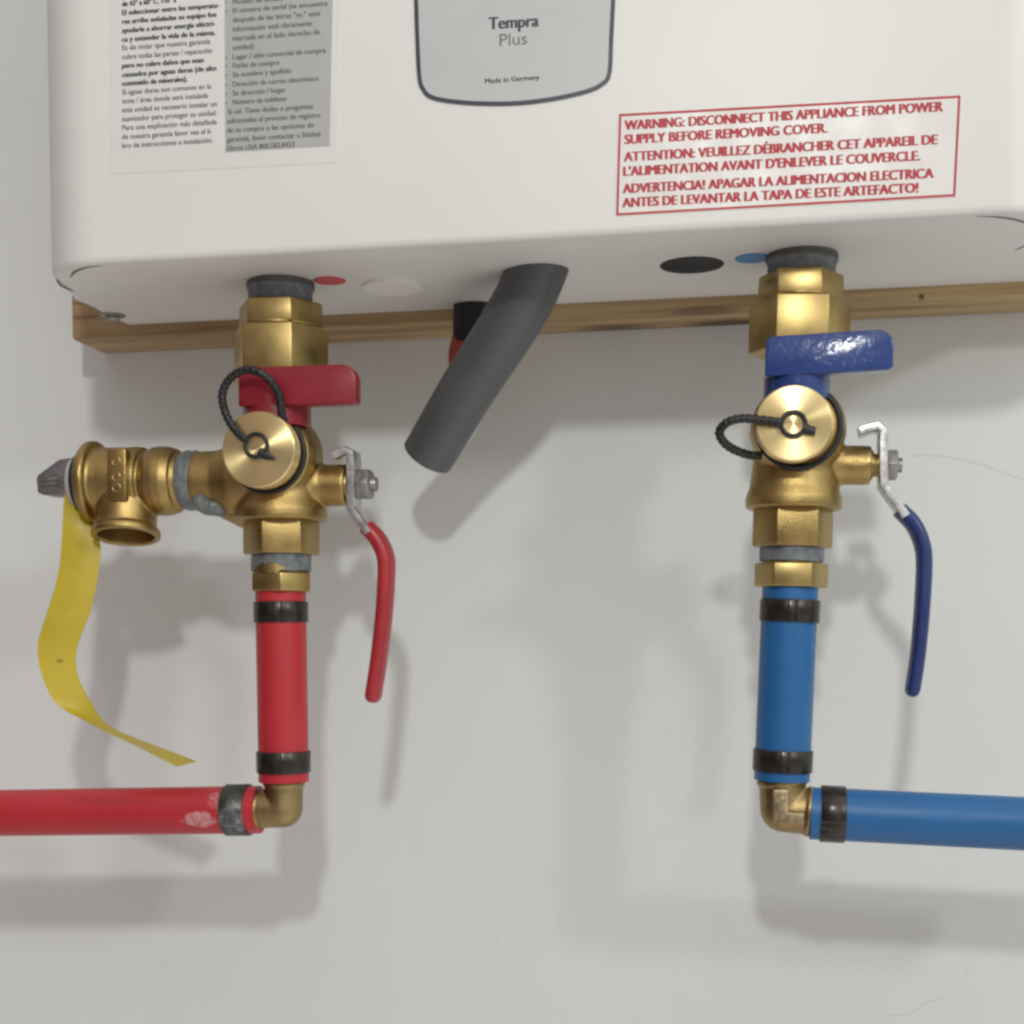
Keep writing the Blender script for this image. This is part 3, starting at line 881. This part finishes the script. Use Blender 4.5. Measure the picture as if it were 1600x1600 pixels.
adapter('hot', 895, 925, 98, 29, 'brass threaded adapter with hexagon above the upright red pipe')
adapter('cold', 880, 918, 116, 3, 'brass threaded adapter with hexagon above the upright blue pipe')

def pipe(name, p, q, half, m, label, group, cat='pipe', bow=0.0):
    a = P(*p); b_ = P(*q)
    f = Frame(a)
    d = b_ - a; L_ = d.length; u = d.normalized()
    y = 0.5 * (p[1] + q[1]); x = .5 * (p[0] + q[0])
    mm = half
    mb = MB()
    side = Vector((0, -1, 0))
    pts = [u * (L_ * i / 24) + side * bow * sin(pi * i / 24) for i in range(25)]
    rr = [.93 if i == 0 else 1.0 for i in range(25)]
    pts[1] = u * .8
    mb.tube(pts, mm, mm, seg=56)
    o = mb.build(name, m, frame=f, angle=50)
    tag(o, label, cat, group)
    return f, u, L_
RP, BP = 11.7, 11.8
M['red_pex'] = mat('red_pipe', (.46, .024, .032), .42, var=.06, vscale=25, bump=.04)
M['blue_pex'] = mat('blue_pipe', (.015, .122, .325), .40, var=.06, vscale=25, bump=.04)
rvf = pipe('water_pipe', (438.5, 923, AXD), (443.5, 1221, AXD), RP, M['red_pex'], 'short upright red pipe between the adapter and the elbow', 'red and blue water pipes')
# horizontal red pipe carries worn white sealant dust near its crimp and faint worn print
rf_ = Frame(P(406, 1265, AXD))
dust_c = rf_.L(312, 1280, AXD + 10)
print_c = rf_.L(170, 1252, AXD + 10)
def red_extra(nt, p, tcn, mx):
    overlay((.72, .62, .62), blob_mask(tuple(dust_c * .001), (.014, .016, .0065), 330, .56, 1.05, .7))(nt, p, tcn, mx)
    overlay((.72, .55, .55), blob_mask(tuple(rf_.L(345, 1250, AXD + 10) * .001), (.012, .018, .010), 420, .66, 1.0, .5))(nt, p, tcn, mx)
    overlay((.16, .01, .015), blob_mask(tuple(print_c * .001), (.040, .02, .0028), 260, .60, .9, .3))(nt, p, tcn, mx)
m_red2 = mat('dusty_red_pipe', (.46, .024, .032), .40, var=.07, vscale=25, bump=.04, extra=red_extra)
pipe('water_pipe', (406, 1265, AXD), (-220, 1273, AXD), 11.2, m_red2, 'dusty red pipe running left along the wall from the elbow', 'red and blue water pipes')
pipe('water_pipe', (1235, 914, AXD), (1221.5, 1219, AXD), 12.1, M['blue_pex'], 'short upright blue pipe between the adapter and the elbow', 'red and blue water pipes')
pipe('water_pipe', (1266, 1270.5, AXD), (1800, 1297, AXD), 11.5, M['blue_pex'], 'blue pipe running right along the wall from the elbow', 'red and blue water pipes')

def crimp(p, q, r, wid, m, label, seam=True, rot=0.0):
    a = P(*p); d = (P(*q) - a).normalized(); f = Frame(a)
    mb = MB()
    r0 = r - .5
    mb.lathe([(r0, -wid / 2), (r + .7, -wid / 2), (r + 1.0, -wid / 2 + .4), (r + .95, 0), (r + 1.0, wid / 2 - .4), (r + .7, wid / 2), (r0, wid / 2)], (0, 0, 0), d, 72, cap0=False, cap1=False)
    # pinch ridges left by the crimping jaws
    for s_ in (-1, 1):
        side = d.cross(Vector((0, -1, 0))).normalized()
        ang = rad(rot) + s_ * .13
        dirn = (Vector((0, -1, 0)) * cos(ang) + side * sin(ang))
        mb.tube([dirn * (r + .85) - d * (wid / 2 - .3), dirn * (r + .85) + d * (wid / 2 - .3)], .55, .45, seg=8)
    o = mb.build('crimp_ring', m, frame=f, angle=40)
    tag(o, label, 'crimp ring', 'black crimp rings on the pipes')
crimp((439, 956.5, AXD), (441, 1100, AXD), RP, 9.6, M['ring'], 'black crimp ring near the top of the upright red pipe', rot=-12)
crimp((443, 1190, AXD), (441, 1000, AXD), RP, 10.0, M['ring'], 'black crimp ring at the bottom of the upright red pipe', rot=5)
def smear(nt, p, tcn, mx):
    overlay((.45, .47, .46), blob_mask((0, -.012, -.003), (.016, .02, .016), 300, .66, .95, .55))(nt, p, tcn, mx)
crimp((373, 1265.5, AXD), (100, 1269, AXD), 11.2, 11.5, mat('smeared_ring', (.06, .065, .06), .4, .5, var=.3, vscale=200, extra=smear), 'sealant smeared crimp ring on the level red pipe', rot=0)
crimp((1234, 954.5, AXD), (1222, 1190, AXD), 12.1, 9.8, M['ring'], 'black crimp ring near the top of the upright blue pipe', rot=-4)
crimp((1223, 1188, AXD), (1234, 954, AXD), 12.1, 9.6, M['ring'], 'black crimp ring at the bottom of the upright blue pipe', rot=3)
crimp((1301, 1272, AXD), (1600, 1287, AXD), 11.5, 10.6, M['ring'], 'black crimp ring on the level blue pipe', rot=18)

def elbow(corner, vtop, hend, r, label, mark):
    f = Frame(P(*corner))
    c = Vector((0, 0, 0)); a = f.L(*vtop); b_ = f.L(*hend)
    ua, ub = a.normalized(), b_.normalized()
    mb = MB(); mb.ball((0, 0, 0), r, r, r, 40)
    mb.lathe([(r, -.01), (r, a.length + 4)], (0, 0, 0), ua, 48); mb.lathe([(r, -.01), (r, b_.length + 4)], (0, 0, 0), ub, 48)
    mb.lathe([(r + .2, -1.2), (r + 1.0, -.6), (r + 1.0, .9), (r - .5, 1.2)], a, ua, 40)
    mb.lathe([(r + .2, -1.2), (r + 1.0, -.6), (r + 1.0, .9), (r - .5, 1.2)], b_, ub, 40)
    t = thing('pipe_elbow', f, label, 'elbow', 'brass elbows at the pipe corners')
    o = mb.build('body', M['old_brass'], t, remesh=.6, smooth=4)
    if mark:
        w_ = 4.6
        y = -r + .6
        k = ub.x / abs(ub.x)
        L1, L2 = 9.5, 9.5
        pts = [Vector((-w_ * k, y, L1)), Vector((w_ * .35 * k, y, L1)), Vector((w_ * .35 * k, y, -w_ * .1)), Vector((L2 * .9 * k, y, -w_ * .1)), Vector((L2 * .9 * k, y, -w_ * 1.15)), Vector((-w_ * k, y, -w_ * 1.15))]
        mb = MB(); mb.extrude(pts, (0, -1.2, 0))
        mb.build('raised_mark', mat('worn_mark', (.42, .34, .21), .38, 1.0, var=.25, vscale=350, bump=.4), t, bevel=.3, bseg=2)
    return t
elbow((443, 1263, AXD), (443.5, 1224, AXD), (402, 1264, AXD), 9.0, 'dull brass elbow joining the two red pipes', False)
elbow((1224, 1264, AXD), (1222, 1222, AXD), (1263, 1268, AXD), 10.2, 'dull brass elbow joining the two blue pipes', True)
